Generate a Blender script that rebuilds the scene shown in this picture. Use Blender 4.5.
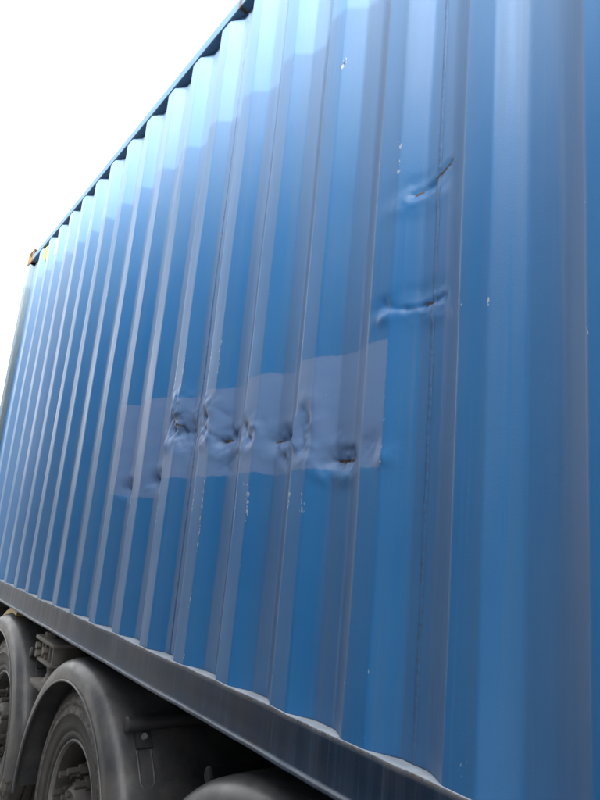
import bpy, math, random
import numpy as np
from mathutils import Matrix, Vector

for o in list(bpy.data.objects):
    bpy.data.objects.remove(o)
scn = bpy.context.scene
COL = scn.collection
R = math.radians
random.seed(4)

# ------------------------------------------------------------------ camera
G = 1.625                                   # camera height above the yard
cd = bpy.data.cameras.new('camera')
cam = bpy.data.objects.new('camera', cd)
COL.objects.link(cam)
scn.camera = cam
yaw, pit, rol = 0.963392682, 0.2215947, 0.0896003828
ca, sa = math.cos(yaw), math.sin(yaw)
cb, sb = math.cos(pit), math.sin(pit)
cc, sc = math.cos(rol), math.sin(rol)
ri, f0, u0 = Vector((ca, sa, 0)), Vector((-sa, ca, 0)), Vector((0, 0, 1))
fw = cb * f0 + sb * u0
up = -sb * f0 + cb * u0
r2, u2 = cc * ri + sc * up, -sc * ri + cc * up
cam.matrix_world = Matrix(((r2.x, u2.x, -fw.x, 0.8397), (r2.y, u2.y, -fw.y, -0.9603),
                           (r2.z, u2.z, -fw.z, G), (0, 0, 0, 1)))
cd.sensor_fit = 'HORIZONTAL'
cd.sensor_width = 36
cd.lens = 639.2 / 600 * 36
cd.clip_start = 0.02
cd.clip_end = 3000
scn.render.resolution_x, scn.render.resolution_y = 768, 1024

# ------------------------------------------------------------------ sky and sun
SUN_AZ, SUN_EL = R(32), R(23)               # to the right of the wall's normal, above the horizon
w = bpy.data.worlds.new('World')
scn.world = w
w.use_nodes = True
nt = w.node_tree
bg = nt.nodes['Background']
sky = nt.nodes.new('ShaderNodeTexSky')
sky.sky_type = 'NISHITA'
sky.sun_disc = False
sky.sun_elevation = SUN_EL
sky.sun_rotation = math.pi - SUN_AZ
sky.air_density = 1.0
sky.dust_density = 5.0
sky.ozone_density = 1.0
hs = nt.nodes.new('ShaderNodeHueSaturation')
hs.inputs['Saturation'].default_value = 0.08
nt.links.new(sky.outputs[0], hs.inputs['Color'])
nt.links.new(hs.outputs[0], bg.inputs['Color'])
bg.inputs['Strength'].default_value = 0.15

sl = bpy.data.lights.new('sun', 'SUN')
sl.energy = 0.7
sl.angle = R(0.35)
sl.color = (1.0, 0.88, 0.68)
sun = bpy.data.objects.new('sun', sl)
COL.objects.link(sun)
sdir = Vector((math.sin(SUN_AZ) * math.cos(SUN_EL), -math.cos(SUN_AZ) * math.cos(SUN_EL), math.sin(SUN_EL)))
sun.rotation_euler = sdir.to_track_quat('Z', 'Y').to_euler()
sun.location = (4, -6, 8)

scn.view_settings.view_transform = 'Standard'
scn.view_settings.look = 'None'
scn.view_settings.gamma = 1
scn.view_settings.use_curve_mapping = False
scn.view_settings.exposure = 2.88

# ------------------------------------------------------------------ helpers
def tag(o, label=None, cat=None, group=None, kind=None):
    if label: o['label'] = label
    if cat: o['category'] = cat
    if group: o['group'] = group
    if kind: o['kind'] = kind
    return o

def empty(name, loc):
    o = bpy.data.objects.new(name, None)
    COL.objects.link(o)
    o.location = loc
    o.empty_display_size = 0.2
    return o

OFF = Vector((0, 0, 0))                     # coordinates are written relative to the lens height, stored relative to the root

def mesh(name, verts, faces, mat, parent=None, smooth=False, attrs=None, flat_angle=None):
    me = bpy.data.meshes.new(name)
    v = np.asarray(verts, dtype=float) - np.array(OFF)
    me.from_pydata(v.tolist(), [], [list(map(int, f)) for f in faces])
    me.update()
    if smooth:
        me.polygons.foreach_set('use_smooth', [True] * len(me.polygons))
        if flat_angle:
            me.set_sharp_from_angle(angle=R(flat_angle))
    for k, a in (attrs or {}).items():
        at = me.attributes.new(k, 'FLOAT', 'POINT')
        at.data.foreach_set('value', np.asarray(a, dtype=np.float32))
    o = bpy.data.objects.new(name, me)
    COL.objects.link(o)
    if mat: me.materials.append(mat)
    if parent: o.parent = parent
    return o

class MB:
    """collects boxes, tubes and lathed shapes for one mesh object"""
    def __init__(s): s.v, s.f = [], []
    def add(s, v, f):
        n = len(s.v)
        s.v += [tuple(p) for p in v]
        s.f += [[i + n for i in q] for q in f]
        return s
    def box(s, x0, x1, y0, y1, z0, z1, b=0.0):
        """box with chamfered edges"""
        if b <= 0:
            v = [(x, y, z) for x in (x0, x1) for y in (y0, y1) for z in (z0, z1)]
            f = [(0, 1, 3, 2), (4, 6, 7, 5), (0, 4, 5, 1), (2, 3, 7, 6), (0, 2, 6, 4), (1, 5, 7, 3)]
            return s.add(v, f)
        import bmesh
        bm = bmesh.new()
        bmesh.ops.create_cube(bm, size=1)
        for q in bm.verts:
            q.co = Vector(((x0 + x1) / 2 + q.co.x * (x1 - x0), (y0 + y1) / 2 + q.co.y * (y1 - y0), (z0 + z1) / 2 + q.co.z * (z1 - z0)))
        bmesh.ops.bevel(bm, geom=list(bm.edges), offset=b, segments=2, affect='EDGES', profile=0.5)
        bm.verts.index_update()
        s.add([q.co[:] for q in bm.verts], [[q.index for q in f.verts] for f in bm.faces])
        bm.free()
        return s
    def lathe(s, cx, cz, prof, seg=48, a0=0.0, a1=2 * math.pi, closed=True, fn=None):
        """prof: (y, r) pairs turned about the Y axis through (cx, cz)"""
        n = len(prof)
        full = abs(a1 - a0 - 2 * math.pi) < 1e-6
        k = seg if full else seg + 1
        v = []
        for i in range(k):
            a = a0 + (a1 - a0) * i / seg
            for j, (y, r) in enumerate(prof):
                if fn: y, r = fn(i, j, y, r)
                v.append((cx + r * math.cos(a), y, cz + r * math.sin(a)))
        f = []
        m = n if closed else n - 1
        for i in range(seg):
            p, q = i * n, ((i + 1) % k) * n
            for j in range(m):
                j2 = (j + 1) % n
                f.append((p + j, p + j2, q + j2, q + j))
        if not full and closed:
            f.append(list(range(n)))
            f.append(list(range(seg * n, seg * n + n))[::-1])
        return s.add(v, f)
    def tube(s, p, q, r, seg=16, r1=None):
        p, q = Vector(p), Vector(q)
        r1 = r if r1 is None else r1
        d = (q - p).normalized()
        a = d.orthogonal().normalized()
        b = d.cross(a)
        v = []
        for c, rr in ((p, r), (q, r1)):
            for i in range(seg):
                t = 2 * math.pi * i / seg
                v.append(tuple(c + rr * (math.cos(t) * a + math.sin(t) * b)))
        f = [(i, (i + 1) % seg, seg + (i + 1) % seg, seg + i) for i in range(seg)]
        f += [list(range(seg))[::-1], list(range(seg, 2 * seg))]
        return s.add(v, f)
    def build(s, name, mat, parent=None, smooth=False, ang=35, attrs=None):
        return mesh(name, s.v, s.f, mat, parent, smooth, attrs, ang)

def vnoise(x, z, seed=0):
    """smooth value noise on arrays"""
    xi, zi = np.floor(x).astype(int), np.floor(z).astype(int)
    fx, fz = x - xi, z - zi
    fx, fz = fx * fx * (3 - 2 * fx), fz * fz * (3 - 2 * fz)
    def h(a, b):
        n = np.sin(a * 127.1 + b * 311.7 + seed * 74.7) * 43758.5453
        return n - np.floor(n)
    return ((h(xi, zi) * (1 - fx) + h(xi + 1, zi) * fx) * (1 - fz) + (h(xi, zi + 1) * (1 - fx) + h(xi + 1, zi + 1) * fx) * fz) * 2 - 1

# ------------------------------------------------------------------ materials
class NT:
    def __init__(s, name):
        s.m = bpy.data.materials.new(name)
        s.m.use_nodes = True
        s.t = s.m.node_tree
        s.b = s.t.nodes['Principled BSDF']
    def n(s, typ, **kw):
        q = s.t.nodes.new(typ)
        for k, v in kw.items(): setattr(q, k, v)
        return q
    def l(s, a, b): s.t.links.new(a, b)
    def val(s, sock, v):
        if hasattr(v, 'is_output'): s.l(v, sock)
        else: sock.default_value = v
    def math(s, op, a, b=0.0, c=0.0):
        q = s.n('ShaderNodeMath', operation=op)
        for i, v in enumerate((a, b, c)): s.val(q.inputs[i], v)
        return q.outputs[0]
    def mix(s, f, a, b):
        q = s.n('ShaderNodeMix', data_type='RGBA')
        s.val(q.inputs[0], f)
        for i, v in ((6, a), (7, b)):
            s.val(q.inputs[i], (*v, 1) if isinstance(v, tuple) else v)
        return q.outputs[2]
    def ramp(s, v, a, b, lo=0.0, hi=1.0):
        q = s.n('ShaderNodeMapRange')
        for i, x in enumerate((v, a, b, lo, hi)): s.val(q.inputs[i], x)
        return q.outputs[0]
    def coords(s, scale=(1, 1, 1)):
        c = s.n('ShaderNodeTexCoord')
        m = s.n('ShaderNodeMapping')
        m.inputs['Scale'].default_value = scale
        s.l(c.outputs['Object'], m.inputs[0])
        return m.outputs[0]
    def noise(s, scale, detail=4, rough=0.55, stretch=(1, 1, 1)):
        q = s.n('ShaderNodeTexNoise')
        q.inputs['Scale'].default_value = scale
        q.inputs['Detail'].default_value = detail
        q.inputs['Roughness'].default_value = rough
        s.l(s.coords(stretch), q.inputs['Vector'])
        return q.outputs[0]
    def attr(s, name):
        return s.n('ShaderNodeAttribute', attribute_name=name).outputs['Fac']
    def bump(s, h, strength, dist):
        q = s.n('ShaderNodeBump')
        q.inputs['Strength'].default_value = strength
        q.inputs['Distance'].default_value = dist
        s.l(h, q.inputs['Height'])
        s.l(q.outputs[0], s.b.inputs['Normal'])
    def out(s, col, rough, metal=0.0, spec=0.5):
        s.val(s.b.inputs['Base Color'], (*col, 1) if isinstance(col, tuple) else col)
        s.val(s.b.inputs['Roughness'], rough)
        s.b.inputs['Metallic'].default_value = metal
        s.b.inputs['Specular IOR Level'].default_value = spec
        return s.m

ZB = -0.496                                 # container underside, relative to the lens

def paint_material(name, base, faded, patch=None, rough=0.36, lit_chalk=None, spec=0.5, dust_light=None, dirty=False):
    k = NT(name)
    sx = k.n('ShaderNodeSeparateXYZ')
    k.l(k.coords(), sx.inputs[0])
    X, Z = sx.outputs[0], sx.outputs[2]
    cloud = k.noise(1.3, 5, 0.6)
    streak = k.noise(1.0, 5, 0.6, (26, 26, 0.7))
    fine = k.noise(60, 3, 0.6)
    col = k.mix(k.ramp(cloud, 0.35, 0.7), base, faded)
    col = k.mix(k.ramp(streak, 0.46, 0.80, 0.0, 0.36), col, (0.07, 0.10, 0.15))
    rg = k.ramp(cloud, 0.3, 0.7, rough - 0.05, rough + 0.07)
    runs = k.noise(1.0, 4, 0.7, (85, 85, 0.9))
    col = k.mix(k.ramp(runs, 0.56, 0.78, 0.0, 0.20), col, (0.14, 0.17, 0.20))
    col = k.mix(k.ramp(k.noise(3.2, 7, 0.72), 0.60, 0.80, 0.0, 0.25), col, (0.10, 0.15, 0.20))
    rg = k.math('ADD', rg, k.ramp(streak, 0.4, 0.7, -0.04, 0.10))
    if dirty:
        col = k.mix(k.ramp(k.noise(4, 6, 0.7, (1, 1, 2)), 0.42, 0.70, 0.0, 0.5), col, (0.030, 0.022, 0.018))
    if lit_chalk:                                # chalked paint, with sunlit washout up high put into the same colour
        cf = k.math('MULTIPLY', k.ramp(k.math('ADD', Z, k.math('MULTIPLY', k.math('SUBTRACT', k.noise(1.5, 5, 0.65, (3, 3, 0.5)), 0.5), 1.1)), *lit_chalk), 0.46)
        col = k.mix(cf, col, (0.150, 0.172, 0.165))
    if dust_light:                                # road dust in the lee of each rib, plus skylight painted on its return
        gf = k.math('MULTIPLY', k.attr('dust_light'), k.ramp(k.noise(2.2, 5, 0.65, (4, 4, 0.6)), 0.25, 0.7, 0.12, 0.38))
        col = k.mix(gf, col, dust_light)
        rg = k.math('ADD', rg, k.math('MULTIPLY', gf, 0.12))
    if patch:
        wob = k.math('MULTIPLY', k.math('SUBTRACT', k.noise(5, 3, 0.5), 0.5), 0.05)
        wob2 = k.math('MULTIPLY', k.math('SUBTRACT', k.noise(90, 2, 0.5), 0.5), 0.008)
        Zw = k.math('ADD', Z, k.math('ADD', wob, wob2))
        Xw = k.math('ADD', X, wob2)
        tot = None
        for (xa, xb, za, zb, sl) in patch:
            zz = k.math('ADD', Zw, k.math('MULTIPLY', k.math('SUBTRACT', X, xa), -sl))
            a = k.math('MULTIPLY', k.ramp(Xw, xa - .001, xa + .001), k.ramp(Xw, xb + .002, xb - .002))
            b = k.math('MULTIPLY', k.ramp(zz, za - .002, za + .002), k.ramp(zz, zb + .002, zb - .002))
            q = k.math('MULTIPLY', a, b)
            tot = q if tot is None else k.math('MAXIMUM', tot, q)
        roller = k.ramp(k.noise(9, 3, 0.5, (1, 1, 2.4)), 0.3, 0.7, 0.80, 1.0)
        tot = k.math('MULTIPLY', tot, roller)
        col = k.mix(tot, col, (0.088, 0.150, 0.275))
        rg = k.math('ADD', rg, k.math('MULTIPLY', tot, 0.06))
    # dust lying on ledges and dulled areas
    col = k.mix(k.math('MULTIPLY', k.attr('dust'), k.ramp(k.noise(18, 4, 0.6), 0.25, 0.6, 0.55, 1.0)), col, (0.40, 0.44, 0.48))
    # bare, chipped edges
    ch = k.noise(70, 3, 0.65, (1, 1, 0.35))
    edge = k.attr('edge')
    c1 = k.ramp(k.math('ADD', ch, k.math('MULTIPLY', edge, 0.16)), 0.83, 0.85)
    c2 = k.ramp(k.math('ADD', k.noise(130, 2, 0.6, (1, 1, 0.5)), k.math('MULTIPLY', k.attr('chip'), 0.30)), 0.80, 0.83)
    c2 = k.math('MULTIPLY', c2, k.ramp(k.attr('chip'), 0.05, 0.3))
    chips = k.math('MAXIMUM', c1, c2)
    col = k.mix(k.math('MULTIPLY', chips, 0.8), col, (0.30, 0.33, 0.36))
    # rust
    ru = k.ramp(k.math('ADD', k.attr('rust'), k.math('MULTIPLY', k.math('SUBTRACT', k.noise(90, 4, 0.7), 0.5), 0.7)), 0.36, 0.80)
    rcol = k.mix(k.ramp(fine, 0.35, 0.65), (0.018, 0.012, 0.010), (0.090, 0.058, 0.038))
    col = k.mix(ru, col, rcol)
    rg = k.mix(ru, rg, (0.85, 0.85, 0.85))
    k.bump(k.math('ADD', k.noise(260, 2, 0.5), k.math('MULTIPLY', k.noise(12, 3, 0.5), 1.6)), 0.10, 0.002)
    return k.out(col, rg, 0.0, spec)

PATCH = [(-1.42, -0.207, 0.195 - ZB, 0.492 - ZB, -0.008), (-1.955, -1.419, 0.135 - ZB, 0.535 - ZB, -0.03)]
M_BLUE = paint_material('weathered blue container paint', (0.014, 0.100, 0.252), (0.024, 0.120, 0.272), PATCH, lit_chalk=(0.9 - ZB, 2.3 - ZB), spec=0.32, dust_light=(0.112, 0.148, 0.215))
M_POST = paint_material('faded grey green post paint', (0.105, 0.150, 0.180), (0.145, 0.180, 0.195), rough=0.8, spec=0.15)
M_GREY = paint_material('weathered grey container paint', (0.46, 0.48, 0.52), (0.56, 0.57, 0.60))
M_RUSTY = paint_material('worn blue casting paint', (0.13, 0.075, 0.030), (0.17, 0.11, 0.05), rough=0.8, spec=0.15)
M_TOPRAIL = paint_material('matt blue rail paint', (0.035, 0.085, 0.15), (0.06, 0.11, 0.17), rough=0.65, spec=0.2)
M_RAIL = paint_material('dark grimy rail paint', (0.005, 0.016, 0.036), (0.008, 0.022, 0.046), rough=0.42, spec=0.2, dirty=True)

def plain(name, col, rough=0.5, metal=0.0, var=0.35, scale=6, bump=0.15, dust=0.0, dustcol=(0.20, 0.18, 0.15)):
    k = NT(name)
    c2 = tuple(min(1, x * (1 + var)) for x in col)
    c = k.mix(k.ramp(k.noise(scale, 5, 0.6), 0.3, 0.7), col, c2)
    if dust:
        c = k.mix(k.ramp(k.noise(scale * 0.6, 6, 0.7), 0.42, 0.72, 0.0, dust), c, dustcol)
    rg = k.ramp(k.noise(scale * 2, 4, 0.6), 0.3, 0.7, rough - 0.07, rough + 0.1)
    k.bump(k.noise(scale * 20, 3, 0.6), bump, 0.002)
    return k.out(c, rg, metal)

M_WELD = M_BLUE
M_FENDER = plain('black plastic mudguard', (0.034, 0.035, 0.038), 0.36, 0, 0.6, 9, 0.12, 0.55, (0.15, 0.138, 0.125))
M_CHASSIS = plain('dark chassis paint', (0.014, 0.015, 0.018), 0.6, 0, 0.5, 4, 0.2, 0.25, (0.07, 0.06, 0.05))
M_BRACKET = plain('dusty beige suspension steel', (0.085, 0.078, 0.068), 0.75, 0, 0.5, 14, 0.3, 0.5, (0.19, 0.165, 0.135))
M_RIM = plain('dull dirty wheel steel', (0.036, 0.034, 0.033), 0.5, 0.2, 0.6, 12, 0.3, 0.5, (0.11, 0.10, 0.088))
M_LIP = plain('worn bare rim lip', (0.16, 0.155, 0.15), 0.5, 0.3, 0.3, 20, 0.2)
M_HUB = plain('greasy hub metal', (0.045, 0.042, 0.040), 0.5, 0.2, 0.7, 25, 0.4, 0.5, (0.12, 0.10, 0.085))
M_BOLT = plain('rusty wheel nut', (0.045, 0.038, 0.034), 0.6, 0.2, 0.6, 30, 0.4)
M_YELLOW = plain('yellow painted steel', (0.35, 0.25, 0.02), 0.5, 0, 0.25, 10, 0.1)
M_PALEYEL = plain('pale yellow dusty steel', (0.30, 0.23, 0.10), 0.6, 0, 0.25, 10, 0.1)
M_WHITE = plain('white sticker', (0.75, 0.75, 0.73), 0.5, 0, 0.1, 10, 0.05)
M_STEEL = plain('zinc bolt', (0.5, 0.5, 0.5), 0.35, 0.8, 0.3, 40, 0.1)

def tyre_material():
    k = NT('scuffed tyre rubber')
    c = k.mix(k.ramp(k.noise(7, 5, 0.6), 0.35, 0.7), (0.030, 0.028, 0.026), (0.062, 0.057, 0.052))
    sc = k.math('ADD', k.noise(26, 7, 0.8), k.math('MULTIPLY', k.attr('scuff'), 0.16))
    c = k.mix(k.ramp(sc, 0.60, 0.74, 0, 0.8), c, (0.20, 0.18, 0.155))
    k.bump(k.math('ADD', k.noise(120, 4, 0.65), k.noise(35, 3, 0.7)), 0.5, 0.004)
    return k.out(c, 0.62)
M_TYRE = tyre_material()

def ground_material():
    k = NT('worn asphalt')
    c = k.mix(k.ramp(k.noise(0.35, 5, 0.6), 0.3, 0.7), (0.10, 0.10, 0.10), (0.17, 0.165, 0.155))
    c = k.mix(k.ramp(k.noise(140, 2, 0.6), 0.45, 0.65, 0, 0.5), c, (0.24, 0.23, 0.22))
    k.bump(k.noise(140, 3, 0.6), 0.6, 0.006)
    return k.out(c, 0.85)
M_GROUND = ground_material()

# ------------------------------------------------------------------ ground
gv = [(-1500, -1500, 0), (1500, -1500, 0), (1500, 1500, 0), (-1500, 1500, 0)]
tag(mesh('ground', gv, [(0, 1, 2, 3)], M_GROUND), kind='structure')

# ------------------------------------------------------------------ blue container
P, DEP = 0.278, 0.036
ZT, ZRT, ZS = 2.150, 2.207, -0.389          # under top rail, top of rail, top of bottom rail
XL, XR = -4.60, 7.00                        # wall between the corner posts

def prof0(x):
    t = np.mod(x, P)
    y = np.interp(t, [0, .072, .140, .210, P], [0, 0, DEP, DEP, 0])
    u = np.clip((t - .205) / (P - .205), 0, 1)      # the return bend is a long soft curve
    return np.where(t > .205, DEP * (1 - u ** 1.35), y)

def prof(x, w=0.0038):
    return sum(prof0(x + d) for d in np.linspace(-w, w, 13)) / 13

def seg_d(x, z, a, b):
    ax, az, bx, bz = *a, *b
    t = np.clip(((x - ax) * (bx - ax) + (z - az) * (bz - az)) / ((bx - ax) ** 2 + (bz - az) ** 2), 0, 1)
    return np.hypot(x - ax - t * (bx - ax), z - az - t * (bz - az)), t

# creases: start, end, depth (m, inwards), width ; bumps: x, z, rx, rz, depth
CREASES = [((-0.168, 0.838), (-0.122, 0.852), 0.0052, 0.008), ((-0.122, 0.852), (-0.072, 0.888), 0.0026, 0.008),
           ((-0.215, 0.556), (-0.172, 0.549), 0.0022, 0.008), ((-0.172, 0.549), (-0.128, 0.551), 0.0030, 0.006), ((-0.132, 0.551), (-0.074, 0.559), 0.0042, 0.007),
           ((-0.425, 0.212), (-0.345, 0.211), 0.013, 0.018), ((-0.700, 0.282), (-0.640, 0.292), 0.012, 0.018),
           ((-1.010, 0.305), (-0.955, 0.312), 0.013, 0.018), ((-1.36, 0.372), (-1.25, 0.36), 0.018, 0.028),
           ((-1.42, 0.40), (-1.30, 0.43), 0.012, 0.030), ((-1.53, 0.195), (-1.46, 0.200), 0.012, 0.020),
           ((-1.815, 0.165), (-1.75, 0.170), 0.011, 0.022), ((-1.39, 0.47), (-1.375, 0.36), 0.014, 0.018),
           ((-1.112, 0.40), (-1.098, 0.335), 0.013, 0.016), ((-0.85, 0.345), (-0.80, 0.295), 0.011, 0.016),
           ((-0.51, 0.34), (-0.49, 0.245), 0.006, 0.018), ((-0.555, 0.33), (-0.552, 0.26), -0.006, 0.012)]
_rc = random.Random(11)                      # many short sharp folds make the struck areas crumple
for cx_, cz_, rx_, rz_, n_ in ((-1.33, 0.40, 0.085, 0.085, 16), (-1.08, 0.38, 0.05, 0.07, 9), (-0.965, 0.30, 0.05, 0.06, 8), (-0.81, 0.32, 0.045, 0.05, 7),
                               (-0.66, 0.275, 0.05, 0.05, 8), (-0.50, 0.28, 0.03, 0.05, 4), (-0.385, 0.215, 0.06, 0.035, 5), (-1.5, 0.19, 0.06, 0.03, 4), (-1.78, 0.165, 0.05, 0.03, 3)):
    for _ in range(n_):
        qx, qz, qa = cx_ + _rc.gauss(0, .55) * rx_, cz_ + _rc.gauss(0, .55) * rz_, _rc.uniform(-1.2, 1.2)
        ql = _rc.uniform(.012, .035)
        CREASES.append(((qx - ql * math.cos(qa), qz - ql * math.sin(qa)), (qx + ql * math.cos(qa), qz + ql * math.sin(qa)), _rc.choice((1, 1, -1)) * _rc.uniform(.0012, .0034), _rc.uniform(.006, .012)))
BUMPS = [(-0.385, 0.225, 0.055, 0.050, 0.010), (-0.385, 0.175, 0.050, 0.025, -0.006), (-0.245, 0.225, 0.030, 0.035, 0.007),
         (-0.20, 0.205, 0.025, 0.025, -0.006), (-0.66, 0.30, 0.045, 0.045, 0.009), (-0.655, 0.235, 0.022, 0.016, 0.007),
         (-0.655, 0.262, 0.02, 0.012, -0.005), (-0.515, 0.285, 0.022, 0.045, 0.007), (-0.965, 0.33, 0.05, 0.045, 0.010),
         (-0.945, 0.245, 0.022, 0.020, 0.007), (-0.955, 0.215, 0.02, 0.016, 0.005), (-1.30, 0.345, 0.075, 0.055, 0.014),
         (-1.245, 0.29, 0.02, 0.03, 0.009), (-1.33, 0.445, 0.06, 0.045, -0.008), (-1.095, 0.385, 0.02, 0.03, 0.011),
         (-1.075, 0.43, 0.03, 0.03, -0.006), (-0.825, 0.335, 0.018, 0.030, 0.010), (-0.79, 0.30, 0.03, 0.03, 0.007),
         (-1.50, 0.18, 0.06, 0.035, 0.009), (-1.78, 0.165, 0.06, 0.04, 0.009), (-1.39, 0.42, 0.02, 0.06, 0.010),
         (-0.13, 0.86, 0.085, 0.030, 0.004), (-0.15, 0.815, 0.075, 0.028, -0.004), (-0.12, 0.585, 0.060, 0.024, 0.003),
         (-0.11, 0.520, 0.060, 0.022, -0.003), (-0.225, 0.565, 0.030, 0.020, 0.006), (-0.225, 0.535, 0.03, 0.018, -0.005),
         (-1.66, 1.62, 0.03, 0.07, 0.008), (-1.64, 1.56, 0.03, 0.05, -0.006)]
RUST = [((-0.165, 0.838), (-0.150, 0.846), 0.006), ((-0.115, 0.865), (-0.060, 0.895), 0.006), ((-0.128, 0.553), (-0.105, 0.554), 0.0075),
        ((-0.104, 0.545), (-0.104, 0.520), 0.004), ((-0.200, 0.551), (-0.150, 0.549), 0.003), ((-0.415, 0.213), (-0.355, 0.211), 0.009),
        ((-0.392, 0.208), (-0.385, 0.202), 0.009), ((-0.702, 0.281), (-0.672, 0.286), 0.006), ((-1.005, 0.306), (-0.972, 0.310), 0.009),
        ((-1.345, 0.395), (-1.30, 0.385), 0.006), ((-1.505, 0.200), (-1.470, 0.202), 0.010), ((-1.79, 0.172), (-1.765, 0.170), 0.006),
        ((-1.45, 0.46), (-1.43, 0.44), 0.007), ((-0.478, 1.395), (-0.474, 1.405), 0.006)]
DRIPS = [((-0.385, 0.205), (-0.386, 0.10), 0.006), ((-0.104, 0.52), (-0.105, 0.40), 0.006), ((-0.99, 0.30), (-0.99, 0.21), 0.005), ((-0.69, 0.28), (-0.69, 0.20), 0.005),
         ((-0.11, 0.85), (-0.112, 0.74), 0.005), ((-1.32, 0.38), (-1.32, 0.30), 0.005), ((-0.476, 1.39), (-0.477, 1.30), 0.004)]
CHIPS = [((-0.206, 0.90), (-0.206, 0.985), 0.006), ((-0.278, 0.70), (-0.272, 0.66), 0.004), ((-0.556, 0.135), (-0.553, 0.075), 0.009),
         ((-0.490, 0.125), (-0.488, 0.085), 0.011), ((-0.834, 0.150), (-0.829, 0.050), 0.007), ((-0.765, 0.150), (-0.762, 0.060), 0.009),
         ((-0.80, 0.16), (-0.77, 0.155), 0.006), ((-1.112, 0.17), (-1.108, 0.08), 0.006), ((-1.045, 0.19), (-1.043, -0.05), 0.006),
         ((-1.39, 0.54), (-1.386, 0.64), 0.008), ((-1.33, 0.47), (-1.32, 0.72), 0.005), ((-1.112, 0.47), (-1.109, 0.66), 0.006),
         ((-1.045, 0.50), (-1.043, 0.66), 0.007), ((0.0, 0.52), (0.003, 0.50), 0.007), ((0.072, 0.55), (0.073, 0.49), 0.003), ((-0.04, 0.515), (-0.035, 0.50), 0.006),
         ((-0.50, 0.385), (-0.44, 0.383), 0.0015), ((-0.206, 0.30), (-0.206, 0.16), 0.003), ((0.005, -0.34), (0.05, -0.35), 0.006),
         ((-1.045, -0.18), (-1.043, -0.22), 0.009), ((-1.04, -0.33), (-1.04, -0.37), 0.008), ((-1.39, 0.19), (-1.385, 0.02), 0.004),
         ((-0.48, 1.39), (-0.47, 1.41), 0.010), ((-0.27, 1.28), (-0.27, 1.22), 0.004), ((-4.05, 2.0), (-4.05, 2.1), 0.012)]

def surf(x, z, detail=True):
    """inward offset of the pressed side sheet"""
    y = prof(x)
    y = y + 0.0022 * vnoise(x * 3.1, z * 1.3, 1) + 0.0013 * vnoise(x * 7.0, z * 3.1, 2) + 0.0004 * vnoise(x * 16.0, z * 9.0, 3)
    # the sheet's edges are welded to the rails
    if detail:
        fl = np.zeros_like(y)
        for a, b, d, wd in CREASES:
            r, t = seg_d(x, z, a, b)
            fl += d * (np.exp(-r / wd) - 0.35 * np.exp(-((r - 2.2 * wd) / (1.3 * wd)) ** 2))
        for bx, bz, rx, rz, d in BUMPS:
            fl += d * np.exp(-((x - bx) / rx) ** 2 - ((z - bz) / rz) ** 2)
        fl *= 0.9 * (1 + 0.40 * vnoise(x * 40, z * 40, 5) + 0.18 * vnoise(x * 95, z * 80, 6))
        y = y + fl
    return y

def masks(x, z):
    ru = np.zeros_like(x)
    ch = np.zeros_like(x)
    for a, b, wd in RUST:
        ru = np.maximum(ru, np.exp(-(seg_d(x, z, a, b)[0] / (wd * 0.6)) ** 2))
    for a, b, wd in DRIPS:
        dd, tt = seg_d(x, z, a, b)
        ru = np.maximum(ru, (0.50 - 0.22 * tt) * np.exp(-(dd / wd) ** 2))
    for a, b, wd in CHIPS:
        ch = np.maximum(ch, np.exp(-(seg_d(x, z, a, b)[0] / wd) ** 2))
    t = np.mod(x, P)
    ed = np.minimum(np.minimum(np.abs(t - .072), t), P - t)
    # seam bleeding and splash dirt at the foot of the wall
    ru = np.maximum(ru, 0.42 * np.exp(-np.abs(z - ZS) / 0.012))
    gr = np.interp(t, [0, .004, .136, .142, .215, .268, P], [0.4, 0, 0, 0.75, 0.75, 1.75, 0.9])  # dust in the recess; the rise along the return slope paints in skylight
    return ru, ch, np.exp(-(ed / 0.006) ** 2), gr

OFF = Vector((0, 0, ZB))
box_root = empty('shipping_container', (0, 0, G + ZB))
tag(box_root, 'tall blue corrugated steel shipping container with dents and a lavender repaint patch', 'container')

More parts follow.
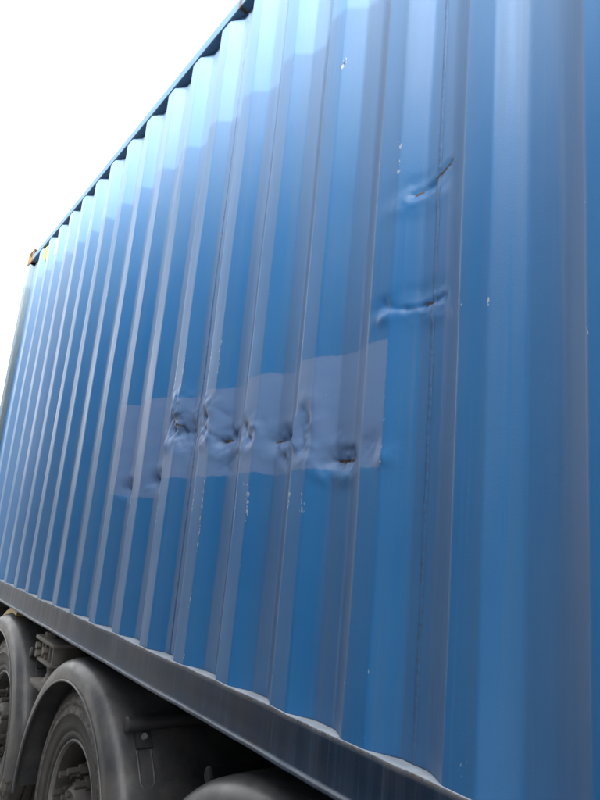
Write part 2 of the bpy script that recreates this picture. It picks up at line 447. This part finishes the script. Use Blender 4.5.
seams = [-0.103 + 4 * P * k for k in range(-3, 7)]
cuts = [XL] + [s for s in seams if XL + 0.2 < s < XR - 0.2] + [XR]
off_coarse = np.array([0, .006, .012, .036, .060, .066, .072, .078, .084, .106, .128, .134, .140, .146, .152, .175, .198, .204, .210, .216, .222, .244, .266, .272])
for xa, xb in zip(cuts[:-1], cuts[1:]):
    dense = xa < 0.0 and xb > -1.9
    xs = []
    if dense:
        lim = min(xb, 0.10)
        xs += list(np.linspace(xa, lim, int((lim - xa) / 0.0036) + 1))
    else:
        lim = xa
        xs.append(xa)
    k0 = math.floor(xa / P) - 1
    for k in range(k0, k0 + 8):
        for o_ in off_coarse:
            x = k * P + o_
            if lim + 0.002 < x < xb - 0.002: xs.append(x)
    if xb - xs[-1] > 0.001: xs.append(xb)
    xs = np.array(sorted(xs))
    zs = set(np.round(np.linspace(ZS, ZT, 26), 4))
    if dense:
        zs |= set(np.round(np.arange(0.04, 0.64, 0.0042), 4)) | set(np.round(np.arange(0.76, 0.98, 0.006), 4))
        zs |= set(np.round(np.arange(1.33, 1.43, 0.012), 4)) | set(np.round(np.arange(-0.38, 0.02, 0.03), 4))
    zs |= {round(ZS + 0.008, 4), round(ZS + 0.02, 4)}
    if -2.3 < xa < -1.3: zs |= set(np.round(np.arange(1.45, 1.75, 0.012), 4))
    zs = np.array(sorted(zs))
    XX, ZZ = np.meshgrid(xs, zs)
    YY = surf(XX, ZZ)
    nx, nz = len(xs), len(zs)
    ru, ch, ed, gr = masks(XX.ravel(), ZZ.ravel())
    idx = np.arange(nx * nz).reshape(nz, nx)
    fc = np.stack([idx[:-1, :-1], idx[:-1, 1:], idx[1:, 1:], idx[1:, :-1]], -1).reshape(-1, 4)
    pn = mesh('side_panel', np.stack([XX.ravel(), YY.ravel(), ZZ.ravel()], 1), fc, M_BLUE, box_root, True, {'rust': ru, 'chip': ch, 'edge': ed, 'dust_light': gr})
    if xb < XR:                              # weld bead on the joint
        zz = np.unique(np.concatenate([np.linspace(ZS, ZT, 120), zs]))
        dx = np.array([-0.0055, -0.0025, 0.0025, 0.0055])
        hh = np.array([0.0005, 0.0020, 0.0020, 0.0005])
        bx, bz = np.meshgrid(xb + dx, zz)
        by = surf(np.full_like(bx, xb), bz) - hh * (1 + 0.4 * vnoise(bz * 120, bx * 0, 9))
        bx = bx + 0.0008 * vnoise(bz * 30, bx * 0, 3)
        idb = np.arange(bx.size).reshape(bx.shape)
        fb = np.stack([idb[:-1, :-1], idb[:-1, 1:], idb[1:, 1:], idb[1:, :-1]], -1).reshape(-1, 4)
        ru, ch, ed, gr = masks(bx.ravel(), bz.ravel())
        mesh('weld_seam', np.stack([bx.ravel(), by.ravel(), bz.ravel()], 1), fb, M_BLUE, pn, True,
             {'rust': np.maximum(ru, 0.44), 'chip': ch, 'edge': ed * 0 + 0.8, 'dust_light': gr})

# bottom rail: a folded channel with an out-turned lip, knocked wavy over the years
def rail_strip(name, sect, xa, xb, step, mat, wav=0.0, spots=()):
    xs = np.arange(xa, xb + step / 2, step)
    n = len(sect)
    v, du, ru, ed = [], [], [], []
    for x in xs:
        a = 0.0022 * float(vnoise(np.array(x * 5.0), np.array(0.3), 11)) + 0.0014 * float(vnoise(np.array(x * 17.0), np.array(4.3), 12))
        for (y, z, wt, dst, rs) in sect:
            v.append((x, y + wav * a * wt, z + wav * a * wt * 0.8))
            du.append(dst); ru.append(max([rs] + [0.95 * math.exp(-((x - q) / 0.02) ** 2) for q in spots])); ed.append(0.6 if rs else 0.0)
    f = []
    for i in range(len(xs) - 1):
        for j in range(n - 1):
            p, q = i * n + j, (i + 1) * n + j
            f.append((p, p + 1, q + 1, q))
    return mesh(name, v, f, mat, box_root, True, {'dust': du, 'rust': ru, 'edge': ed}, 40)

ZL = ZB
sect = [(0.075, ZS - 0.030, 0, 0.0, 0), (0.075, ZS - 0.002, 0, 0.9, 0), (0.052, ZS - 0.002, 0, .95, .2), (0.020, ZS - 0.001, .4, 1.0, 0.1), (-0.004, ZS, 1, .95, .25),
        (-0.0075, ZS - 0.001, 1, .5, .62), (-0.009, ZS - 0.005, 1, .12, .52), (-0.009, ZS - 0.012, .8, 0, 0), (-0.009, ZS - 0.05, .3, 0, 0), (-0.009, ZL + 0.016, .2, 0, 0),
        (-0.011, ZL + 0.012, .2, 0, .1), (-0.021, ZL + 0.011, .5, .35, .3), (-0.024, ZL + 0.008, .5, .2, .3), (-0.024, ZL + 0.001, .5, 0, .2), (-0.022, ZL - 0.001, .5, 0, .1),
        (0.03, ZL - 0.001, 0, 0, 0), (0.03, ZL + 0.008, 0, 0, 0), (-0.004, ZL + 0.008, 0, 0, 0), (-0.004, ZS - 0.008, 0, 0, 0)]
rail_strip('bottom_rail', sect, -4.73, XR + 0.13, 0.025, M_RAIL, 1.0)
# top rail: square tube
b = 0.005
tr = [(-0.004, ZT + b, 0, 0, 0), (-0.004, ZRT - b, .2, 0, 0), (-0.002, ZRT - .001, .2, .2, .3), (0.002, ZRT, 0, .3, 0), (0.055, ZRT, 0, .3, 0), (0.058, ZRT - b, 0, 0, 0),
      (0.058, ZT, 0, 0, 0), (0.002, ZT, 0, 0, 0), (-0.004, ZT + b, 0, 0, 0)]
rail_strip('top_rail', tr, -4.73, XR + 0.13, 0.025, M_TOPRAIL, 0.6, (-1.225,))
# posts
for xa, xb, mt in ((-4.880, -4.765, M_POST), (XR - 0.002, XR + 0.262, M_BLUE)):
    m = MB().box(xa, xb, -0.006, 0.10, ZB + 0.118, ZRT - 0.060, 0.012)
    m.build('corner_post', mt, box_root, True)
MB().box(-4.764, -4.602, 0.034, 0.10, ZS, ZT, .002).build('post_return', M_BLUE, box_root, True)
for xa in (-4.865, XR + 0.262 - 0.115):
    m = MB().box(xa, xa + 0.115, 2.338, 2.444, ZB + 0.118, ZRT - 0.088, 0.012)
    m.build('corner_post', M_BLUE, box_root, True)

def casting(x0, y0, z0):
    import bmesh
    bm = bmesh.new()
    bmesh.ops.create_cube(bm, size=1)
    lx, ly, lz = 0.178, 0.162, 0.118
    for q in bm.verts:
        q.co = Vector((x0 + (q.co.x + .5) * lx, y0 + (q.co.y + .5) * ly, z0 + (q.co.z + .5) * lz))
    bmesh.ops.bevel(bm, geom=list(bm.edges), offset=0.010, segments=2, affect='EDGES', profile=0.5)
    big = sorted(bm.faces, key=lambda f: -f.calc_area())[:6]
    for f in big:
        nrm = f.normal.copy()
        bmesh.ops.inset_region(bm, faces=[f], thickness=0.030)
        edges = [e for e in f.edges]
        for q in f.verts: q.co -= nrm * 0.022
    bm.verts.index_update()
    o = mesh('corner_casting', [q.co[:] for q in bm.verts], [[q.index for q in f.verts] for f in bm.faces], M_RUSTY, box_root, True,
             {'rust': [0.56 + 0.12 * math.sin(i * 2.1) for i in range(len(bm.verts))], 'edge': [0.7] * len(bm.verts)}, 30)
    bm.free()
    return o
for x0 in (-4.872, XR + 0.270 - 0.178):
    for y0 in (-0.010, 2.448 - 0.162):
        for z0 in (ZB - 0.008, ZRT - 0.062):
            casting(x0, y0, z0)

# far side, roof, floor, front bulkhead and doors (all beyond the visible wall)
xs = np.concatenate([[XL - 0.15], np.arange(XL, XR, 0.0347), [XR + 0.15]])
v = [(x, 2.434 - float(prof0(np.array(x))), z) for z in (ZS, ZT) for x in xs]
n = len(xs)
mesh('side_panel', v, [(n + i, n + i + 1, i + 1, i) for i in range(n - 1)], M_BLUE, box_root)
v, n = [], len(xs)
for y in (0.056, 2.38):
    v += [(x, y, ZRT - 0.012 - 0.6 * float(prof0(np.array(x)))) for x in xs]
mesh('roof_panel', v, [(i, i + 1, n + i + 1, n + i) for i in range(n - 1)], M_BLUE, box_root)
MB().box(XL - .12, XR + .12, 2.38, 2.442, ZT, ZRT, .004).build('top_rail', M_BLUE, box_root, True)
MB().box(XL - .12, XR + .12, 2.40, 2.448, ZB, ZS, .004).build('bottom_rail', M_BLUE, box_root, True)
for i in range(30):
    MB().box(XL + 0.05 + i * 0.392, XL + 0.095 + i * 0.392, 0.032, 2.398, ZB + 0.012, ZS - 0.035).build('floor_bearer', M_CHASSIS, box_root)
MB().box(XL - .1, XR + .1, 0.06, 2.37, ZS - 0.033, ZS - 0.005).build('floor_board', M_CHASSIS, box_root)
ys = np.arange(0.10, 2.338, 0.025)
v = [(XR + 0.21 - 1.2 * float(prof0(np.array(y))), y, z) for z in (ZB + 0.02, ZRT - 0.02) for y in ys]
n = len(ys)
mesh('front_wall', v, [(i, i + 1, n + i + 1, n + i) for i in range(n - 1)], M_BLUE, box_root)
for ya, yb in ((0.105, 1.215), (1.223, 2.335)):
    d = MB().box(-4.84, -4.79, ya, yb, ZB + 0.03, ZRT - 0.03, .01).build('door', M_BLUE, box_root, True)
    for yy in (ya + 0.28, ya + 0.80):
        MB().tube((-4.868, yy, ZB + 0.02), (-4.868, yy, ZRT - 0.02), 0.017).build('lock_rod', M_STEEL, d, True)
MB().box(-4.84, -4.74, 0.10, 2.338, ZRT - 0.029, ZRT + 0.01, .005).build('door_header', M_BLUE, box_root, True)
MB().box(-4.84, -4.74, 0.10, 2.338, ZB - 0.002, ZB + 0.029, .005).build('door_sill', M_BLUE, box_root, True)
# small yellow tab and white sticker tucked under the far end of the top rail
MB().lathe(-4.285, 2.085, [(0.008, 0.0005), (0.008, 0.050), (0.018, 0.062), (0.026, 0.062), (0.026, 0.0005)], 20).build('yellow_marker', M_YELLOW, box_root, True)
MB().box(-3.895, -3.872, -0.006, 0.002, 1.93, 2.06, .002).build('white_sticker', M_WHITE, box_root, True)

# ------------------------------------------------------------------ trailer under the container
OFF = Vector((0, 0, -G))
tr_root = empty('semi_trailer', (0, 0, 0))
tag(tr_root, 'dark container trailer with three axles and black plastic mudguards under the blue container', 'trailer')
ZW = -1.130                                  # wheel centre, a touch above the centre of the mudguards
ZC, AX = -1.192, [-3.275, -1.915, -0.515]    # axle height relative to the lens, axle positions
for yb in (0.74, 1.62):
    m = MB()
    m.box(-4.75, 9.0, yb - 0.07, yb + 0.07, ZB - 0.045, ZB - 0.025)
    m.box(-4.75, 9.0, yb - 0.006, yb + 0.006, ZB - 0.42, ZB - 0.046)
    m.box(-4.75, 9.0, yb - 0.07, yb + 0.07, ZB - 0.441, ZB - 0.421)
    m.build('chassis_beam', M_CHASSIS, tr_root)
for x in (-4.66, 1.2, 4.0, 7.1):
    MB().box(x - 0.09, x + 0.09, 0.02, 2.42, ZB - 0.16, ZB - 0.010, .008).build('container_bolster', M_CHASSIS, tr_root, True)
MB().box(-4.80, -4.70, 0.03, 2.41, -1.02, ZB - 0.165, .008).build('rear_beam', M_CHASSIS, tr_root, True)
for x in np.arange(-3.9, 8.5, 0.9):
    MB().box(x - 0.03, x + 0.03, 0.75, 1.61, ZB - 0.30, ZB - 0.06).build('crossmember', M_CHASSIS, tr_root)
for x in AX:
    MB().tube((x - 0.03, 0.15, ZW), (x - 0.03, 2.20, ZW), 0.07, 20).build('axle', M_CHASSIS, tr_root, True)

def tyre_profile(y0, y1, s=1):
    """outer face at y0, inner face at y1"""
    wd = y1 - y0
    q = [(0.030, 0.285), (0.014, 0.296), (0.010, 0.312), (0.012, 0.317), (0.012, 0.322), (0.006, 0.328), (0.002, 0.350), (0.000, 0.385), (-0.003, 0.388), (-0.003, 0.394), (0.000, 0.397), (0.000, 0.412), (0.004, 0.416), (0.004, 0.424), (0.001, 0.428), (0.002, 0.444), (0.006, 0.450),
         (0.016, 0.476), (0.021, 0.488), (0.024, 0.500), (0.034, 0.512), (0.048, 0.517), (0.086, 0.520), (0.088, 0.508), (0.098, 0.508), (0.100, 0.521)]
    half = [(y0 + a, r) for a, r in q]
    mid = y0 + wd / 2
    prof_ = half + [(mid - 0.006, 0.522), (mid - 0.004, 0.509), (mid + 0.004, 0.509), (mid + 0.006, 0.522)] + [(y1 - a, r) for a, r in reversed(q)]
    return prof_ + [(y1 - 0.05, 0.280), (y0 + 0.05, 0.280)]

def lug(i, j, y, r):
    # shoulder blocks cut into the tread edge
    if 0.455 < r < 0.482 and i % 4 in (0, 1):
        return y + (0.004 if y < 0.2 else 0), r - 0.007
    return y, r

def make_wheel(x, y0, outer=True):
    """dished steel wheel whose outer tyre face lies at y0"""
    y1 = y0 + 0.285
    kk = (G + ZW) / 0.522                        # tyre scaled to stand on the yard
    x -= 0.030
    dish = [(y0 + 0.034, 0.260), (y0 + 0.060, 0.250), (y0 + 0.090, 0.242), (y0 + 0.140, 0.236), (y0 + 0.160, 0.225), (y0 + 0.166, 0.200), (y0 + 0.166, 0.120), (y0 + 0.180, 0.120),
            (y0 + 0.180, 0.246), (y0 + 0.240, 0.262), (y0 + 0.060, 0.264)]
    wh = MB().lathe(x, ZW, dish, 56).build('wheel', M_RIM, tr_root, True)
    lip = [(y0 + 0.020, 0.275), (y0 + 0.015, 0.271), (y0 + 0.017, 0.265), (y0 + 0.030, 0.260), (y0 + 0.036, 0.262), (y0 + 0.028, 0.271)]
    MB().lathe(x, ZW, lip, 56).build('rim_lip', M_LIP, wh, True)
    MB().lathe(x, ZW, [(a, b * kk) for a, b in tyre_profile(y0, y1)], 176, fn=lug).build('tyre', M_TYRE, wh, True, 50, {'scuff': [1.0 if 0.39 < b < 0.485 else 0.0 for _ in range(176) for a, b in tyre_profile(y0, y1)]})
    if not outer: return
    hub = [(y0 + 0.165, 0.196), (y0 + 0.100, 0.192), (y0 + 0.088, 0.184), (y0 + 0.086, 0.150), (y0 + 0.084, 0.125), (y0 + 0.060, 0.112), (y0 + 0.028, 0.104), (y0 + 0.014, 0.092), (y0 + 0.012, 0.060), (y0 + 0.012, 0.002)]
    MB().lathe(x, ZW, hub, 48, closed=False).build('hub', M_HUB, wh, True)
    for k in range(10):
        a = 2 * math.pi * (k + 0.65) / 10
        px, pz = x + 0.160 * math.cos(a), ZW + 0.160 * math.sin(a)
        m = MB()
        m.tube((px, y0 + 0.090, pz), (px, y0 + 0.078, pz), 0.030, 16)
        m.tube((px, y0 + 0.078, pz), (px, y0 + 0.040, pz), 0.0225, 6)
        m.tube((px, y0 + 0.040, pz), (px, y0 - 0.006, pz), 0.013, 12)
        m.build('wheel_nut', M_BOLT, wh)
    for k in range(8):
        a = 2 * math.pi * (k + 0.1) / 8
        px, pz = x + 0.078 * math.cos(a), ZW + 0.078 * math.sin(a)
        MB().tube((px, y0 + 0.016, pz), (px, y0 + 0.000, pz), 0.012, 6).build('hub_bolt', M_HUB, wh)

for x in AX:
    make_wheel(x, 0.020)
    make_wheel(x, 0.340, False)
    make_wheel(x, 2.438 - 0.02 - 0.285, False)

def make_mudguard(x, ZC):
    t = 0.006
    out = [(-0.036, 0.566), (-0.040, 0.570), (-0.041, 0.590), (-0.036, 0.612), (-0.024, 0.632), (-0.006, 0.646), (0.018, 0.653), (0.060, 0.656), (0.20, 0.657), (0.60, 0.657)]
    inn = [(0.60, 0.650), (0.20, 0.650), (0.060, 0.649), (0.020, 0.645), (0.000, 0.638), (-0.016, 0.625), (-0.028, 0.609), (-0.033, 0.590), (-0.032, 0.570)]
    def ends(i, j, y, r):
        return y, r
    g = MB().lathe(x, ZC, out + inn, 72, R(-2), R(182), True, ends).build('mudguard', M_FENDER, tr_root, True, 40)
    # rolled rim along the opening
    rim = [(-0.041 + 0.005 * math.cos(a), 0.566 + 0.005 * math.sin(a)) for a in np.linspace(0, 2 * math.pi, 8, endpoint=False)]
    MB().lathe(x, ZC, rim, 72, R(-2), R(182)).build('rolled_edge', M_FENDER, g, True, 60)
    for s in (-1, 1):
        a = R(90 - 40.7) if s > 0 else R(90 + 47)
        ys = 0.028 if s > 0 else 0.14
        rr = 0.690 if s > 0 else 0.735
        px, pz = x + rr * math.cos(a), ZC + rr * math.sin(a)
        m = MB().tube((px, ys + 0.05, pz), (px, 0.72, pz), 0.024, 20)
        cap = MB().tube((px, ys + 0.052, pz), (px, ys, pz), 0.026, 20)
        cap.tube((px, ys, pz), (px, ys - 0.006, pz), 0.026, 20, 0.020)
        m.tube((px, 0.71, pz), (px + 0.0 - s * 0.1, 0.745, ZB - 0.30), 0.027, 12)
        cap.build('tube_cap', M_CHASSIS, m.build('mounting_tube', M_CHASSIS, tr_root, True), True)
        # strap, clamp and screw holding the guard to its tube, pressed slot below
        m = MB()
        th = [a - s * R(d) for d in np.linspace(1, 6.5, 6)]
        yc = 0.090 if s > 0 else 0.20
        v, f = [], []
        for q in th:
            for y, r in ((yc - .03, 0.6575), (yc - .03, 0.670), (yc + .03, 0.670), (yc + .03, 0.6575)):
                v.append((x + r * math.cos(q), y, ZC + r * math.sin(q)))
        for i in range(len(th) - 1):
            for j in range(4):
                f.append((i * 4 + j, i * 4 + (j + 1) % 4, i * 4 + 4 + (j + 1) % 4, i * 4 + 4 + j))
        f += [(0, 3, 2, 1), tuple(len(v) - 4 + j for j in range(4))]
        m.add(v, f)
        st = m.build('clamp_strap', M_CHASSIS, g)
        q = a - s * R(3.4)
        MB().tube((x + 0.671 * math.cos(q), yc, ZC + 0.671 * math.sin(q)), (x + 0.682 * math.cos(q), yc, ZC + 0.682 * math.sin(q)), 0.011, 6).build('clamp_screw', M_STEEL, st)
        # raised border of the pressed slot
        path = []
        qa, qb, hw = 6.6, 15, 0.026
        for d in np.linspace(qa, qb, 10): path.append((d, -hw))
        for e in np.linspace(-90, 90, 9)[1:-1]: path.append((qb + math.cos(R(e)) * 2.6, hw * math.sin(R(e))))
        for d in np.linspace(qb, qa, 10): path.append((d, hw))
        v, f = [], []
        for k, (d, hy) in enumerate(path):
            q = a - s * R(d)
            for dy, r in ((-.004, .6565), (-.002, .6577), (.002, .6577), (.004, .6565)):
                sc_ = 1 + dy / hw
                v.append((x + r * math.cos(q), yc + hy * sc_, ZC + r * math.sin(q)))
        for i in range(len(path) - 1):
            for j in range(3):
                f.append((i * 4 + j, i * 4 + j + 1, i * 4 + 5 + j, i * 4 + 4 + j))
        mesh('pressed_slot', v, f, M_FENDER, g, True)
    return g
for x, dz in zip(AX, (0, 0, -0.026)): make_mudguard(x, ZC + dz)

# suspension bracket between the first two mudguards in view
def plate(x, y, z, rx, ry, h): return MB().box(x - rx, x + rx, y - ry, y + ry, z - h / 2, z + h / 2, min(h, 0.02) * 0.3)
bx, by = -2.53, 0.10
br = plate(bx, by, -0.565, 0.155, 0.10, 0.020).build('suspension_bracket', M_BRACKET, tr_root, True)
MB().tube((bx - 0.05, by - 0.05, -0.556), (bx - 0.05, by - 0.05, -0.530), 0.035, 10).build('cap', M_BRACKET, br, True)
for dx in (-0.085, -0.03, 0.04, 0.10):
    MB().box(bx + dx - 0.010, bx + dx + 0.010, by - 0.08, by + 0.08, -0.655, -0.576, .003).build('rib', M_BRACKET, br, True)
plate(bx, by, -0.663, 0.115, 0.09, 0.016).build('middle_plate', M_BRACKET, br, True)
rings = [(-0.671, .080, .075), (-0.690, .068, .065), (-0.715, .062, .060), (-0.735, .072, .068), (-0.752, .090, .080)]
v, f = [], []
for z, rx, ry in rings:
    for k in range(20):
        t = 2 * math.pi * k / 20
        v.append((bx + rx * math.cos(t), by + ry * math.sin(t), z))
for i in range(len(rings) - 1):
    for k in range(20):
        f.append((i * 20 + k, i * 20 + (k + 1) % 20, i * 20 + 20 + (k + 1) % 20, i * 20 + 20 + k))
MB().add(v, f).build('stem', M_BRACKET, br, True)
plate(bx - 0.005, by - 0.01, -0.764, 0.105, 0.10, 0.024).build('foot', M_BRACKET, br, True)
for dx, dz in ((-0.125, -0.605), (-0.115, -0.640), (0.0, -0.610)):
    MB().tube((bx + dx, by - 0.10, dz), (bx + dx, by - 0.06, dz), 0.018, 6).build('bolt', M_BRACKET, br)
MB().box(bx - 0.05, bx + 0.05, by + 0.10, 0.735, -0.72, -0.57, .01).build('outrigger', M_CHASSIS, tr_root, True)
# pale yellow strip lying over the crown of the rear mudguard
v, f, th = [], [], np.linspace(83, 128, 24)
for k, d in enumerate(th):
    hw = 0.040 if d < 98 else 0.018
    for y, rr in ((0.050 - hw, .659), (0.050 - hw, .690), (0.050 + hw, .690), (0.050 + hw, .659)):
        v.append((AX[0] + rr * math.cos(R(d)), y, ZC + rr * math.sin(R(d))))
for i in range(len(th) - 1):
    for j in range(4):
        f.append((i * 4 + j, i * 4 + (j + 1) % 4, i * 4 + 4 + (j + 1) % 4, i * 4 + 4 + j))
f += [(0, 3, 2, 1), tuple(len(v) - 4 + j for j in range(4))]
mesh('yellow_strip', v, f, M_PALEYEL, tr_root)
# landing gear far forward keeps the trailer standing
for y in (0.55, 1.85):
    lg = MB().box(5.55, 5.69, y - 0.07, y + 0.07, -1.45, ZB - 0.45, .01).build('landing_leg', M_CHASSIS, tr_root, True)
    MB().box(5.48, 5.76, y - 0.13, y + 0.13, -G, -1.449, .01).build('foot', M_CHASSIS, lg, True)

# ------------------------------------------------------------------ trailer and container across the lane, behind the photographer: they throw the shade
OFF = Vector((0, 0, 0))
def neighbour():
    H, DECK, L0, L1, mat = 2.896, 1.433, -3.45, 8.75, M_GREY
    root = empty('shipping_container', (-0.5, -2.0, DECK))
    root.rotation_euler = (0, 0, R(-8.2))
    tag(root, 'light grey corrugated container on the trailer across the narrow lane', 'container')
    xs = np.arange(L0 + 0.1, L1 - 0.1, 0.0347)
    n = len(xs)
    for y0, s in ((0.0, -1), (-2.438, 1)):
        v = [(x, y0 + s * float(prof0(np.array(x))), z) for z in (0.14, H - 0.06) for x in xs]
        mesh('side_panel', v, [(i, i + 1, n + i + 1, n + i) for i in range(n - 1)], mat, root)
        ya, yb = (-.06, .004) if s < 0 else (-2.442, -2.378)
        MB().box(L0 + .18, L1 - .18, ya, yb, H - .06, H - .004, .005).build('top_rail', mat, root, True)
        MB().box(L0 + .18, L1 - .18, ya, yb, 0.012, .14, .005).build('bottom_rail', mat, root, True)
        for xa in (L0, L1 - .17):
            MB().box(xa, xa + .17, ya - (0.06 if s < 0 else 0), yb + (0.06 if s > 0 else 0), .119, H - .119, .01).build('corner_post', mat, root, True)
            for za in (0.0, H - .118):
                MB().box(xa - .004, xa + .174, ya - (0.1 if s < 0 else 0.004), yb + (0.1 if s > 0 else 0.004), za, za + .118, .01).build('corner_casting', mat, root, True)
    MB().box(L0 + .05, L1 - .05, -2.377, -0.062, H - .05, H - .03).build('roof_panel', mat, root)
    MB().box(L0 + .05, L1 - .05, -2.377, -0.062, 0.10, 0.13).build('floor_board', M_CHASSIS, root)
    for xa in (L0 + .03, L1 - .06):
        MB().box(xa, xa + .03, -2.28, -0.165, 0.135, H - .055).build('end_wall', mat, root)
    t = empty('semi_trailer', (-0.5, -2.0, 0))
    t.rotation_euler = (0, 0, R(-8.2))
    tag(t, 'dark three axle trailer carrying the light grey container across the lane', 'trailer')
    for y in (-0.78, -1.66):
        MB().box(L0 + .05, L1 + 1.2, y - .06, y + .06, 0.92, 1.33, .01).build('chassis_beam', M_CHASSIS, t, True)
    for x in (L0 + .15, 0.9, 4.6, L1 - .2):
        MB().box(x - .08, x + .08, -2.40, -.04, 1.331, DECK - .005, .01).build('container_bolster', M_CHASSIS, t, True)
    for x in (-2.0, -0.65, 0.70):
        MB().tube((x, -2.2, .52), (x, -.2, .52), .065).build('axle', M_CHASSIS, t, True)
        for y in (-0.72, -1.72):
            MB().box(x - .06, x + .06, y - .05, y + .05, 0.57, 0.93, .01).build('axle_hanger', M_CHASSIS, t, True)
        for y in (-0.31, -2.41):
            pf = [(a - 0.02 + y, q) for a, q in tyre_profile(0.02, 0.305)]
            wv = MB().lathe(x, 0.522, pf, 48).build('wheel', M_TYRE, t, True)
            yy = y + (0.22 if y > -1 else 0.05)
            MB().lathe(x, 0.522, [(yy, .003), (yy, .27), (yy + .02, .278), (yy + .02, .003)], 40).build('rim', M_RIM, wv, True)
    for y in (-0.6, -1.84):
        lg = MB().box(7.0, 7.14, y - .07, y + .07, 0.24, 1.10, .01).build('landing_leg', M_CHASSIS, t, True)
        MB().box(6.93, 7.21, y - .13, y + .13, 0.0, 0.239, .01).build('foot', M_CHASSIS, lg, True)
neighbour()
